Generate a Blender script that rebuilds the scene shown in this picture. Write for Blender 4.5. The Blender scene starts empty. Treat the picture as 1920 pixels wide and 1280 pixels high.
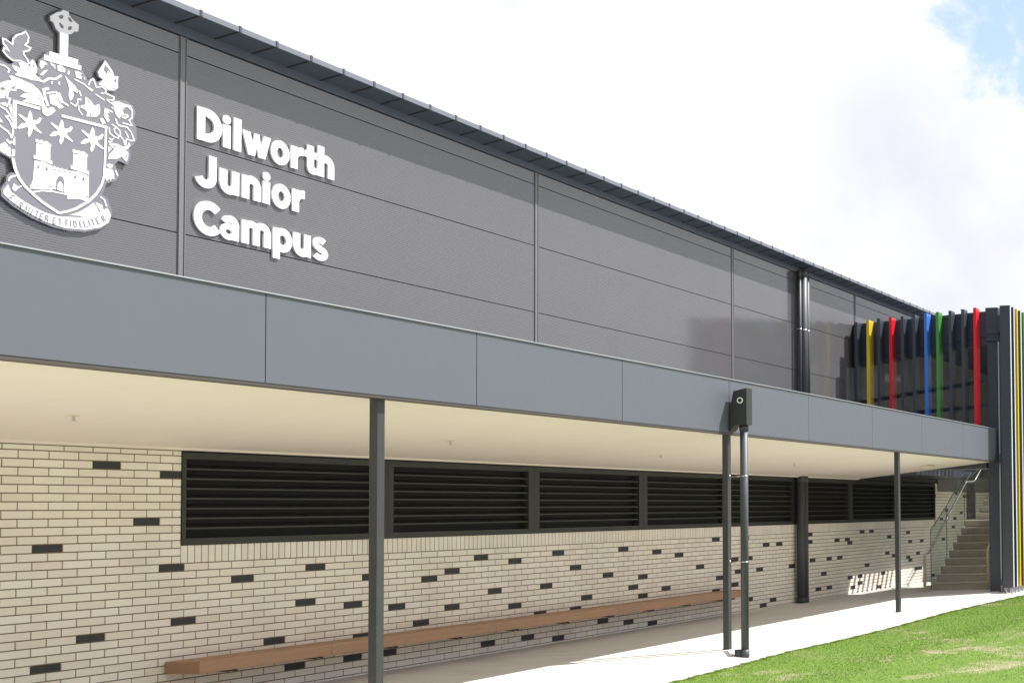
# School hall facade: canopy, louvres, fins and stairs
SUN_E, CLOUD, WS, EXPO = 5.0, 6.3, .1, .8
CREST = [["backing_plate",0,"g",[[11.6723,4.8268],[11.7083,4.8777],[12.0317,4.8782],[12.0548,4.8072],[12.1229,4.7112],[12.1727,4.7672],[12.2185,4.7253],[12.236,4.691],[12.3164,4.6596],[12.3861,4.6357],[12.4214,4.6063],[12.527,4.6276],[12.6108,4.5952],[12.6417,4.5284],[12.6129,4.4378],[12.6497,4.3783],[12.6576,4.2398],[12.6165,4.1698],[12.5753,4.1234],[12.5942,4.047],[12.56,3.9331],[12.4948,3.9508],[12.4537,3.9516],[12.4193,3.9079],[12.4617,3.7921],[12.4333,3.7331],[12.33,3.6788],[12.319,3.6419],[12.2859,3.5542],[12.3436,3.5222],[12.3973,3.3915],[12.3758,3.278],[12.2797,3.1834],[12.1122,3.1144],[11.948,3.0911],[11.7875,3.0957],[11.5786,3.1429],[11.4005,3.2207],[11.2905,3.2957],[11.2845,3.3681],[11.3323,3.4539],[11.3364,3.5079],[11.3803,3.5562],[11.4253,3.557],[11.3733,3.6874],[11.2691,3.7231],[11.2008,3.7256],[11.19,3.7962],[11.074,3.8575],[11.024,4.0248],[11.0304,4.2086],[11.0751,4.3793],[11.1587,4.5539],[11.2547,4.6395],[11.3339,4.624],[11.3636,4.6341],[11.4426,4.7149],[11.5543,4.7424],[11.5746,4.7603],[11.6172,4.6768],[11.6212,4.7545],[11.6468,4.7851]],0],["backing_plate",0,"g",[[11.7195,5.2527],[11.7616,5.2925],[11.811,5.3352],[11.8457,5.3662],[11.9136,5.3733],[11.9223,5.3378],[11.9658,5.2985],[12.0239,5.2758],[12.0169,5.1887],[11.9913,5.1741],[11.9456,5.1364],[11.9152,5.1191],[11.9135,4.8212],[11.8187,4.8097],[11.8164,5.0999],[11.7739,5.1363],[11.7482,5.189],[11.7202,5.2013]],0],["backing_plate",0,"g",[[11.2714,4.8619],[11.3065,4.8695],[11.3629,4.8346],[11.3714,4.8929],[11.4035,4.9417],[11.4551,4.9736],[11.4879,5.0089],[11.524,4.9631],[11.5191,4.9054],[11.4967,4.872],[11.5467,4.8593],[11.5291,4.8205],[11.4769,4.7891],[11.4773,4.769],[11.5209,4.7283],[11.5361,4.6725],[11.4409,4.6605],[11.4124,4.6759],[11.3703,4.6645],[11.3112,4.6882],[11.2716,4.7343],[11.2894,4.7785],[11.2742,4.803]],0],["backing_plate",0,"g",[[12.294,4.9954],[12.3405,4.9493],[12.3874,4.8975],[12.3988,4.8579],[12.448,4.8715],[12.4436,4.7912],[12.447,4.738],[12.3957,4.6864],[12.3308,4.6684],[12.3038,4.6759],[12.2285,4.6999],[12.2017,4.7126],[12.2702,4.7724],[12.2273,4.7851],[12.2132,4.8393],[12.2575,4.9184]],0],["leaf_outline",1,"w",[[11.5168,4.6782],[11.4452,4.6922],[11.3749,4.6701],[11.3231,4.6954],[11.2827,4.7342],[11.2913,4.7712],[11.3362,4.751],[11.3124,4.7866],[11.2843,4.8066],[11.2771,4.8559],[11.3067,4.8566],[11.3668,4.8279],[11.3752,4.8912],[11.4083,4.9394],[11.4571,4.9693],[11.489,5.0012],[11.5183,4.961],[11.5134,4.9064],[11.4872,4.8636],[11.5391,4.8556],[11.5242,4.8239],[11.4731,4.7928],[11.4735,4.7676],[11.5113,4.73],[11.5263,4.6895]],0.0136],["mantling_line",1,"w",[[11.2098,4.581],[11.2554,4.5915],[11.2969,4.5932],[11.3437,4.569],[11.3303,4.5345]],0.0136],["cross",1,"w",[[11.7255,5.2478],[11.7519,5.2733],[11.7912,5.3142],[11.8331,5.3353],[11.8509,5.3609],[11.9066,5.3633],[11.9122,5.3287],[11.9588,5.2885],[12.0137,5.2667],[12.0085,5.1951],[11.9911,5.1846],[11.9706,5.1813],[11.9404,5.1429],[11.907,5.1245],[11.9042,4.8964],[11.8275,4.8907],[11.8243,5.1132],[11.7838,5.14],[11.758,5.1978],[11.7281,5.2074]],0],["cross_hole",2,"g",[[11.8068,5.2785],[11.8315,5.3034],[11.8568,5.3005],[11.8472,5.2676],[11.8222,5.2541]],0],["cross_hole",2,"g",[[11.9024,5.304],[11.9227,5.3065],[11.9487,5.2742],[11.9285,5.2603],[11.9079,5.2747]],0],["cross_hole",2,"g",[[11.8108,5.2071],[11.8227,5.2188],[11.8574,5.1931],[11.8537,5.1657],[11.8315,5.1679]],0],["cross_hole",2,"g",[[11.9039,5.1998],[11.924,5.2209],[11.9465,5.2145],[11.9307,5.1814],[11.9043,5.1696]],0],["plinth",1,"w",[[11.723,4.8853],[12.0107,4.8964],[12.0073,4.8509],[11.7206,4.8422]],0],["plinth",2,"w",[[11.6696,4.8337],[12.0446,4.8425],[12.0411,4.7949],[11.6665,4.7782]],0],["torse",1,"w",[[11.6365,4.7577],[11.6706,4.7673],[11.7053,4.7452],[11.6615,4.7201],[11.6763,4.7117],[11.6445,4.6784],[11.6275,4.7085]],0],["torse",1,"w",[[11.6318,4.6128],[11.6721,4.6672],[11.711,4.6905],[11.6582,4.6143]],0],["torse",1,"w",[[11.7296,4.7741],[11.7494,4.7736],[11.7568,4.7389],[11.7418,4.7473]],0],["torse",1,"w",[[11.7594,4.7688],[11.7793,4.7652],[11.783,4.7229],[11.7699,4.7289]],0],["torse",1,"w",[[11.8013,4.7674],[11.8392,4.7803],[11.8799,4.7576],[11.8824,4.7219],[11.8402,4.711],[11.808,4.7168]],0],["torse",1,"w",[[11.9103,4.7573],[11.9278,4.7423],[11.9232,4.7125],[11.9059,4.7089]],0],["torse",1,"w",[[11.9837,4.7714],[12.0228,4.774],[12.0561,4.7619],[12.0233,4.7425],[12.0545,4.7339],[12.0497,4.7038],[11.9929,4.7062]],0],["torse",1,"w",[[12.0731,4.7379],[12.0857,4.7315],[12.086,4.7104],[12.0756,4.7123]],0],["helmet_line",1,"w",[[11.5382,4.5377],[11.6056,4.5547],[11.6689,4.5549],[11.7223,4.6058],[11.7866,4.6192],[11.8459,4.6776]],0.0193],["eye",1,"w",[[11.7402,4.5678],[11.7473,4.5856],[11.7646,4.5903],[11.7525,4.5718],[11.7626,4.5607],[11.7478,4.5548]],0],["eye",1,"w",[[11.8121,4.585],[11.8194,4.6029],[11.8369,4.6076],[11.8246,4.5891],[11.8348,4.5778],[11.8198,4.5719]],0],["helmet_line",1,"w",[[11.7214,4.5025],[11.6702,4.4732],[11.6885,4.3919],[11.7177,4.3187]],0.0239],["book",1,"w",[[11.7273,4.4349],[11.7988,4.4704],[11.825,4.3879],[11.8733,4.3571],[11.8309,4.3265],[11.8031,4.3449],[11.7409,4.3516]],0],["helmet_line",1,"w",[[11.7,4.4468],[11.7985,4.4894],[11.8476,4.3923]],0.0148],["helmet_line",1,"w",[[11.8245,4.4915],[11.8625,4.4047],[11.922,4.3856]],0.0159],["hand",2,"w",[[11.6781,4.3373],[11.6543,4.289],[11.664,4.2306],[11.7035,4.2107],[11.7426,4.2362],[11.7914,4.2948],[11.7612,4.3217],[11.7366,4.3091],[11.7122,4.2903],[11.6898,4.3101]],0],["leaf",1,"w",[[11.3663,4.6192],[11.3943,4.6262],[11.4512,4.6101],[11.4267,4.6673],[11.4549,4.681],[11.517,4.6728],[11.547,4.655],[11.5357,4.7045],[11.5582,4.7428],[11.5861,4.7166],[11.6049,4.6617],[11.5997,4.6242],[11.5855,4.5991],[11.6417,4.5757],[11.5571,4.5591],[11.5335,4.5351],[11.4904,4.5372],[11.4525,4.5297],[11.3934,4.5354],[11.4258,4.5713],[11.3904,4.5796]],0],["mantling",1,"w",[[11.1229,4.3424],[11.2583,4.4061],[11.3131,4.4464],[11.371,4.4703],[11.3401,4.5017],[11.3656,4.5161],[11.4433,4.5091],[11.5197,4.4961],[11.5581,4.4934],[11.6167,4.4612],[11.6513,4.4263],[11.6766,4.3727],[11.6654,4.3027],[11.4704,4.2922],[11.5222,4.3337],[11.4461,4.331],[11.4787,4.3706],[11.5308,4.3957],[11.4684,4.4213],[11.3928,4.4222],[11.3283,4.3639],[11.302,4.2708],[11.2607,4.2554],[11.1698,4.2294]],0],["scroll_hole",2,"g",[[11.259,4.3616],[11.2818,4.3764],[11.3096,4.3729],[11.3007,4.3526],[11.2686,4.3398]],0],["vein",2,"g",[[11.4551,4.6644],[11.5075,4.6645],[11.4884,4.6656]],0],["vein",2,"g",[[11.404,4.6093],[11.4513,4.6051],[11.4183,4.599]],0],["vein",2,"g",[[11.5549,4.706],[11.5794,4.6837],[11.5699,4.6703]],0],["vein",2,"g",[[11.6046,4.6207],[11.6292,4.5982],[11.6121,4.6028]],0],["vein",2,"g",[[11.6128,4.3937],[11.6661,4.4207],[11.6178,4.385]],0],["vein",2,"g",[[11.6084,4.3668],[11.6665,4.3901],[11.6279,4.3652]],0],["mantling_line",1,"w",[[11.3678,4.2213],[11.3469,4.2199],[11.3463,4.2547],[11.3552,4.2825],[11.3249,4.283],[11.3311,4.3348],[11.3514,4.3738],[11.4028,4.3827],[11.4024,4.4077],[11.4447,4.4163],[11.5116,4.3972]],0.0148],["mantling",1,"w",[[11.2614,4.2085],[11.3118,4.234],[11.3305,4.2248],[11.3357,4.1915],[11.2893,4.1972]],0],["mantling",1,"w",[[11.3403,4.1929],[11.3727,4.2053],[11.374,4.1231],[11.3547,4.1623]],0],["mantling",1,"w",[[11.8784,4.6858],[11.9272,4.6496],[11.9813,4.6148],[12.0128,4.5749],[12.0107,4.5443],[11.9642,4.561],[11.9701,4.5062],[11.9579,4.4657],[11.9363,4.4422],[11.9203,4.4906],[11.9242,4.5702],[11.9071,4.6274]],0],["mantling_line",1,"w",[[11.9778,4.6819],[12.0763,4.6613],[12.1608,4.6142]],0.0125],["mantling_line",1,"w",[[12.1233,4.6659],[12.1435,4.723],[12.1748,4.7465],[12.205,4.671],[12.2659,4.696],[12.3135,4.6736],[12.3,4.6371],[12.3476,4.6317],[12.3993,4.6253],[12.3916,4.5904],[12.3213,4.5739],[12.3513,4.5536]],0.0125],["mantling_line",1,"w",[[12.0256,4.579],[12.0497,4.5261]],0.0125],["mantling_line",1,"w",[[12.1981,4.5941],[12.2946,4.5602]],0.0125],["torse",1,"w",[[12.1288,4.6465],[12.1764,4.6298],[12.1556,4.6099]],0],["torse",1,"w",[[12.2456,4.6198],[12.2775,4.6353],[12.2884,4.62]],0],["leaf",1,"w",[[12.2941,4.9847],[12.3379,4.943],[12.3792,4.8947],[12.3935,4.8497],[12.4382,4.8612],[12.4337,4.788],[12.4377,4.7377],[12.3956,4.6955],[12.3414,4.6836],[12.2873,4.7018],[12.231,4.7088],[12.2782,4.7751],[12.2352,4.7931],[12.2238,4.8428],[12.2655,4.9212]],0],["vein",2,"g",[[12.2947,4.9418],[12.3411,4.9036],[12.3689,4.8588],[12.3277,4.8964],[12.3149,4.8463],[12.2794,4.8829]],0],["vein",2,"g",[[12.4237,4.8363],[12.4135,4.7842],[12.3886,4.8058]],0],["vein",2,"g",[[12.4224,4.7355],[12.3955,4.7052],[12.3871,4.7161]],0],["leaf",1,"w",[[12.0938,4.5346],[12.1518,4.5051],[12.1882,4.4658],[12.2366,4.4993],[12.2478,4.46],[12.2475,4.4064],[12.212,4.3584],[12.1071,4.3297],[12.1127,4.3764],[12.08,4.4035],[12.0437,4.4029],[12.0485,4.4281],[12.095,4.4493]],0],["vein",2,"g",[[12.1045,4.5142],[12.1546,4.4927],[12.1205,4.4953]],0],["vein",2,"g",[[12.2211,4.4679],[12.237,4.4701],[12.232,4.4498]],0],["vein",2,"g",[[12.1483,4.3819],[12.1618,4.3541],[12.1435,4.3486]],0],["mantling_line",1,"w",[[11.9406,4.4237],[11.9921,4.4029],[12.0146,4.4466],[12.0116,4.4773],[12.0424,4.4948],[12.0478,4.478]],0.0114],["mantling_line",1,"w",[[12.0227,4.4228],[12.0286,4.372],[12.0654,4.3305]],0.0102],["scroll",1,"w",[[12.3504,4.5508],[12.4316,4.5922],[12.5144,4.5852],[12.5812,4.5893],[12.607,4.5468],[12.5591,4.5705],[12.5148,4.5515],[12.4904,4.5125],[12.5076,4.473],[12.549,4.4876],[12.552,4.4738],[12.4775,4.4514],[12.4571,4.4101],[12.4172,4.4458],[12.3973,4.5004],[12.3941,4.5346]],0],["mantling_line",1,"w",[[12.5592,4.5634],[12.5986,4.5398],[12.5996,4.4634],[12.5655,4.4215],[12.6036,4.3757],[12.4951,4.3751]],0.0136],["mantling_line",1,"w",[[12.4832,4.4385],[12.5219,4.4359],[12.5615,4.4684]],0.0148],["torse",1,"w",[[12.2975,4.4807],[12.352,4.4408],[12.3198,4.423],[12.3554,4.3906],[12.293,4.4123]],0],["torse",1,"w",[[12.2825,4.4],[12.3201,4.4016],[12.3531,4.3603],[12.3318,4.3352]],0],["torse",1,"w",[[12.2458,4.3473],[12.2749,4.364],[12.3131,4.319],[12.2758,4.3]],0],["mantling_line",1,"w",[[12.3191,4.4712],[12.3843,4.4586]],0.0125],["torse",1,"w",[[12.3672,4.5128],[12.3878,4.5164],[12.3866,4.489]],0],["mantling_line",1,"w",[[12.4178,4.3984],[12.4349,4.3493],[12.4625,4.3357],[12.5454,4.3435],[12.5906,4.3019],[12.6253,4.224],[12.5918,4.2081],[12.5415,4.2158],[12.5259,4.1417]],0.0136],["mantling_line",1,"w",[[12.3752,4.3264],[12.4355,4.3061],[12.4688,4.2778],[12.4723,4.2245],[12.5086,4.1913],[12.523,4.1464]],0.0136],["mantling_line",1,"w",[[12.3487,4.2863],[12.3549,4.2236],[12.4042,4.1988],[12.4468,4.1957],[12.4575,4.2203],[12.4089,4.2498],[12.403,4.2805],[12.4257,4.3022]],0.0125],["mantling_line",1,"w",[[12.3503,4.1684],[12.3775,4.1589],[12.399,4.1795]],0.0114],["mantling_line",1,"w",[[12.5238,4.2936],[12.5635,4.234]],0.0114],["mantling",1,"w",[[12.3399,4.1386],[12.3885,4.1469],[12.3511,4.1095]],0],["leaf",1,"w",[[12.3512,4.0988],[12.3888,4.1265],[12.4433,4.1308],[12.4986,4.1135],[12.5535,4.1494],[12.567,4.1858],[12.5824,4.1573],[12.5541,4.1086],[12.521,4.0887],[12.559,4.0745],[12.5607,4.0313],[12.5449,3.9671],[12.5169,3.9842],[12.4862,4.0113],[12.44,3.9709],[12.3426,3.9449],[12.3553,3.9978],[12.4114,4.0669],[12.3677,4.0845]],0],["vein",2,"g",[[12.3837,4.1024],[12.4381,4.1093],[12.4111,4.0884]],0],["vein",2,"g",[[12.388,3.9877],[12.4391,4.0409],[12.4177,4.0065]],0],["vein",2,"g",[[12.5465,4.0493],[12.5442,4.016],[12.5248,4.0108]],0],["mantling",1,"w",[[12.3407,4.0798],[12.3788,4.0633],[12.3416,4.0156]],0],["tassel",1,"w",[[12.3082,3.8353],[12.3459,3.8397],[12.3891,3.8455],[12.407,3.807],[12.4122,3.7436],[12.385,3.7465],[12.3692,3.7157],[12.3514,3.7499],[12.3423,3.709],[12.3207,3.7101],[12.3089,3.7874]],0],["mantling_line",1,"w",[[12.4218,3.8431],[12.4498,3.7909]],0.0148],["tassel",1,"w",[[12.3239,3.8715],[12.3505,3.8946],[12.3938,3.8952],[12.3942,3.8683],[12.3565,3.8478]],0],["tassel",1,"w",[[11.2135,3.769],[11.2679,3.7989],[11.3133,3.8388],[11.3415,3.8143],[11.3459,3.7756],[11.3106,3.7213],[11.2688,3.7397],[11.2233,3.7224]],0],["tassel",1,"w",[[11.3556,3.8082],[11.3709,3.7825],[11.3628,3.7044],[11.3199,3.7178]],0],["tassel",1,"w",[[11.3839,3.786],[11.4083,3.7877],[11.4045,3.7256],[11.3749,3.7077]],0],["mantling_line",1,"w",[[11.3268,3.865],[11.3551,3.842],[11.3851,3.8589]],0.0205],["mantling_line",1,"w",[[11.216,4.1846],[11.2619,4.1814],[11.3176,4.1611],[11.3625,4.1123],[11.3163,4.096],[11.3564,4.058],[11.3844,3.9962],[11.3862,3.9417],[11.3692,3.8944]],0.017],["mantling_line",1,"w",[[11.2098,3.9999],[11.2649,3.9864],[11.3395,3.9483],[11.3774,3.9042]],0.017],["mantling",1,"w",[[11.2637,4.0654],[11.292,4.0241],[11.2643,4.0259],[11.2367,4.0326]],0],["mantling",1,"w",[[11.3412,4.1933],[11.3727,4.2079],[11.374,4.1233]],0],["mantling",1,"w",[[11.4053,3.9196],[11.4076,3.8276],[11.3902,3.8328],[11.3894,3.8876]],0],["shield_border",2,"w",[[11.3959,4.2803],[11.3971,4.1452],[11.397,3.9974]],0.0352],["mantling",1,"w",[[11.3557,4.0978],[11.3791,4.0997],[11.3773,4.0642]],0],["shield_border",2,"w",[[11.3881,3.699],[11.4102,3.5999],[11.4491,3.5146],[11.5071,3.4436],[11.5894,3.3827],[11.6824,3.3233],[11.8416,3.2508]],0.0273],["shield_border",2,"w",[[11.8366,3.2518],[11.9316,3.2897],[12.0125,3.3371],[12.1457,3.4465],[12.2181,3.5376],[12.275,3.6472],[12.3003,3.7549],[12.3082,3.9602],[12.3125,4.267]],0.0216],["shield_border",2,"w",[[11.414,4.2671],[11.6389,4.2695]],0.0295],["shield_border",2,"w",[[11.8518,4.261],[12.3275,4.2767]],0.0273],["star",1,"w",[[11.5431,4.2196],[11.5628,4.19],[11.5685,4.1308],[11.6118,4.1436],[11.6403,4.1817],[11.6561,4.172],[11.6363,4.1253],[11.5908,4.0916],[11.613,4.0624],[11.6597,4.03],[11.6535,4.018],[11.6135,4.0295],[11.5721,4.0481],[11.5609,3.9966],[11.5432,3.9612],[11.5328,3.9521],[11.5236,3.986],[11.5317,4.0237],[11.5192,4.0545],[11.4745,4.0213],[11.4331,4.0053],[11.4273,4.0137],[11.4644,4.0647],[11.5139,4.0893],[11.4826,4.1104],[11.4444,4.1343],[11.4323,4.1508],[11.4487,4.1567],[11.4822,4.1406],[11.5205,4.1307],[11.5247,4.1684]],0],["star",1,"w",[[11.8536,4.2209],[11.8734,4.1915],[11.879,4.1338],[11.9226,4.145],[11.9514,4.1812],[11.9673,4.1714],[11.9473,4.1265],[11.9014,4.0951],[11.9238,4.0661],[11.9707,4.0332],[11.9645,4.0217],[11.9242,4.034],[11.8826,4.0533],[11.8713,4.0036],[11.8534,3.9697],[11.8429,3.9612],[11.8338,3.9943],[11.8419,4.0308],[11.8294,4.0611],[11.7844,4.0301],[11.7427,4.0157],[11.7369,4.024],[11.7742,4.0726],[11.8241,4.0951],[11.7926,4.1165],[11.7541,4.1408],[11.742,4.1572],[11.7586,4.1625],[11.7922,4.1458],[11.8307,4.1352],[11.835,4.1717]],0],["star",1,"w",[[12.1716,4.2354],[12.1923,4.2054],[12.1982,4.1463],[12.2439,4.1578],[12.2741,4.1949],[12.2907,4.1849],[12.2698,4.139],[12.2216,4.1067],[12.245,4.077],[12.2942,4.0434],[12.2877,4.0316],[12.2455,4.0442],[12.2019,4.0639],[12.1899,4.013],[12.1712,3.9783],[12.1602,3.9696],[12.1506,4.0035],[12.1592,4.0408],[12.1461,4.0718],[12.0989,4.0401],[12.0552,4.0253],[12.0491,4.0338],[12.0883,4.0836],[12.1406,4.1067],[12.1076,4.1285],[12.0673,4.1534],[12.0546,4.1701],[12.072,4.1756],[12.1072,4.1585],[12.1476,4.1477],[12.1521,4.1851]],0],["castle_tower",1,"w",[[11.6001,3.9455],[11.6242,3.9554],[11.6342,3.9378],[11.6583,3.9568],[11.6828,3.9463],[11.7072,3.9582],[11.7569,3.931],[11.7474,3.9078],[11.6734,3.9212],[11.6035,3.917]],0],["castle_tower",1,"w",[[11.6085,3.9052],[11.6736,3.913],[11.7445,3.9039],[11.7463,3.7811],[11.6754,3.7889],[11.6055,3.7824]],0],["castle_tower",2,"w",[[11.5833,3.7815],[11.6754,3.7889],[11.7663,3.7669],[11.7668,3.7331],[11.6761,3.7451],[11.5839,3.7461]],0],["castle_tower",1,"w",[[11.5938,3.7284],[11.6762,3.737],[11.765,3.7203],[11.7682,3.5074],[11.6993,3.5028],[11.5656,3.4882],[11.5804,3.5273]],0],["castle_tower",1,"w",[[11.5543,3.4774],[11.67,3.5017],[11.7683,3.4951],[11.7746,3.4761],[11.6706,3.4591],[11.5549,3.4351]],0],["castle_window",2,"g",[[11.6207,3.6766],[11.6281,3.6968],[11.638,3.6872],[11.6422,3.6618],[11.617,3.6594]],0],["castle_window",2,"g",[[11.7016,3.6772],[11.7091,3.6975],[11.7191,3.6878],[11.7264,3.659],[11.6989,3.6601]],0],["castle_tower",1,"w",[[11.968,3.9423],[11.9929,3.9523],[12.0032,3.9341],[12.0282,3.9535],[12.0536,3.9426],[12.0789,3.9547],[12.1303,3.9264],[12.1204,3.9026],[12.0439,3.9168],[11.9714,3.9129]],0],["castle_tower",1,"w",[[11.9766,3.9008],[12.044,3.9084],[12.1174,3.8986],[12.1192,3.7724],[12.0458,3.7808],[11.9734,3.7746]],0],["castle_tower",2,"w",[[11.9504,3.7738],[12.0458,3.7808],[12.1399,3.7577],[12.1404,3.7229],[12.0465,3.7358],[11.951,3.7374]],0],["castle_tower",1,"w",[[11.9612,3.7192],[12.0466,3.7275],[12.1385,3.7098],[12.1416,3.4909],[12.0703,3.4866],[11.9319,3.4725],[11.9472,3.5126]],0],["castle_tower",1,"w",[[11.9201,3.4614],[12.0399,3.4857],[12.1418,3.4783],[12.1482,3.4587],[12.0406,3.4419],[11.9208,3.4179]],0],["castle_window",2,"g",[[11.989,3.6657],[11.9967,3.6865],[12.0069,3.6765],[12.0113,3.6504],[11.9853,3.6481]],0],["castle_window",2,"g",[[12.0728,3.6658],[12.0806,3.6867],[12.091,3.6767],[12.0985,3.647],[12.07,3.6483]],0],["castle_wall",1,"w",[[11.7701,3.7103],[11.7927,3.7275],[11.8009,3.709],[11.8247,3.7224],[11.8399,3.7067],[11.8628,3.7219],[11.8851,3.708],[11.9101,3.7227],[11.9256,3.708],[11.958,3.7153],[11.9508,3.5103],[11.9391,3.4742],[11.8082,3.4842],[11.7734,3.4901]],0],["castle_gate",2,"g",[[11.8082,3.4842],[11.8088,3.5791],[11.8261,3.6226],[11.8509,3.6392],[11.8783,3.6254],[11.889,3.5783],[11.8885,3.4767]],0],["castle_gate",3,"w",[[11.8182,3.4845],[11.8213,3.5461],[11.8418,3.579],[11.865,3.5672],[11.8756,3.5336],[11.8764,3.4789]],0],["castle_line",2,"g",[[11.7705,3.6847],[11.9583,3.6976]],0.0057],["ground_line",1,"w",[[11.5746,3.4034],[11.6708,3.4428],[11.7887,3.461],[11.9494,3.4632],[12.1301,3.4428]],0.0148],["motto_ribbon",1,"w",[[11.3476,3.4245],[11.3765,3.3619],[11.4617,3.3122],[11.5864,3.2605],[11.7034,3.2261],[11.8421,3.218],[12.0549,3.2545],[12.2106,3.3206],[12.2948,3.3799],[12.3425,3.4195],[12.3813,3.3457],[12.3522,3.2644],[12.2653,3.1946],[12.1084,3.136],[11.9039,3.1115],[11.7048,3.1346],[11.5108,3.201],[11.3685,3.2754],[11.3085,3.3237],[11.3061,3.3598]],0],["motto_ribbon",1,"w",[[11.3517,3.4604],[11.3605,3.4924],[11.388,3.5193],[11.43,3.5349]],0.0148],["motto_ribbon",1,"w",[[11.4031,3.4532],[11.4363,3.4293],[11.4861,3.4485],[11.446,3.4136],[11.4137,3.3728],[11.3853,3.3939]],0],["motto_ribbon",1,"w",[[11.9423,3.2536],[12.054,3.3151],[12.1258,3.3734],[12.1931,3.4395],[12.2252,3.4066],[12.2526,3.347],[12.1063,3.2795]],0],["motto_ribbon",1,"w",[[12.2088,3.4506],[12.2811,3.4407],[12.3,3.3917],[12.2716,3.3587]],0],["motto_ribbon",1,"w",[[12.264,3.5219],[12.3092,3.4952],[12.3327,3.4312]],0.0148]]
MOTTO = [["F",11.3821,3.2985,-0.585],["I",11.4266,3.269,-0.537],["R",11.4703,3.246,-0.401],["M",11.5295,3.2254,-0.349],["I",11.5757,3.2076,-0.339],["T",11.6222,3.1927,-0.266],["E",11.6699,3.1819,-0.195],["R",11.7219,3.173,-0.13],["E",11.798,3.1651,-0.064],["T",11.8529,3.1646,0.022],["F",11.9253,3.1679,0.06],["I",11.9588,3.171,0.1],["D",12.0067,3.1761,0.165],["E",12.0662,3.1889,0.24],["L",12.1126,3.202,0.316],["I",12.1511,3.2167,0.397],["T",12.1907,3.2347,0.457],["E",12.2432,3.262,0.521],["R",12.3013,3.2981,0.556]]
DARK = [[1,11],[1,25],[2,22],[3,1],[4,8],[5,2],[5,14],[6,21],[8,16],[10,25],[11,20],[11,29],[12,15],[14,21],[14,26],[14,29],[15,17],[16,22],[16,29],[18,18],[18,25],[20,17],[20,23],[22,15],[22,30],[23,21],[24,16],[24,24],[25,30],[26,26],[27,21],[28,15],[28,31],[29,18],[29,26],[30,24],[32,20],[32,29],[34,15],[34,30],[35,23],[36,21],[36,25],[37,16],[37,31],[38,24],[40,17],[42,20],[44,14],[44,26],[45,23],[46,28],[47,19],[47,22],[47,25],[48,14],[49,19],[49,29],[50,22],[51,16],[51,31],[52,30],[53,16],[55,22],[58,14],[58,16],[59,21],[60,29],[61,25],[62,21],[62,29],[63,16],[64,21],[65,16],[66,17],[66,27],[66,30],[68,14],[68,27],[68,29],[69,24],[70,14],[72,31],[73,27],[74,16],[74,21],[75,22],[79,15],[79,18],[79,23],[79,24],[81,22],[81,27],[82,18],[82,27],[85,30],[86,3],[88,11],[88,18],[89,8],[91,14],[92,2],[92,11],[94,9],[95,3]]
CAM = [[0.104604, 0.036591, 0.9938406], [-0.9942926, 0.0249318, 0.1037337], [-0.0209825, -0.9990193, 0.0389901]]
import bpy, math, random
import numpy as np
random.seed(7); rng = np.random.default_rng(11)
R = math.radians
scene = bpy.context.scene
COL = scene.collection
G = -1.965            # pavement level; the camera stands at the origin
WY = 13.63            # face of the long wall
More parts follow.
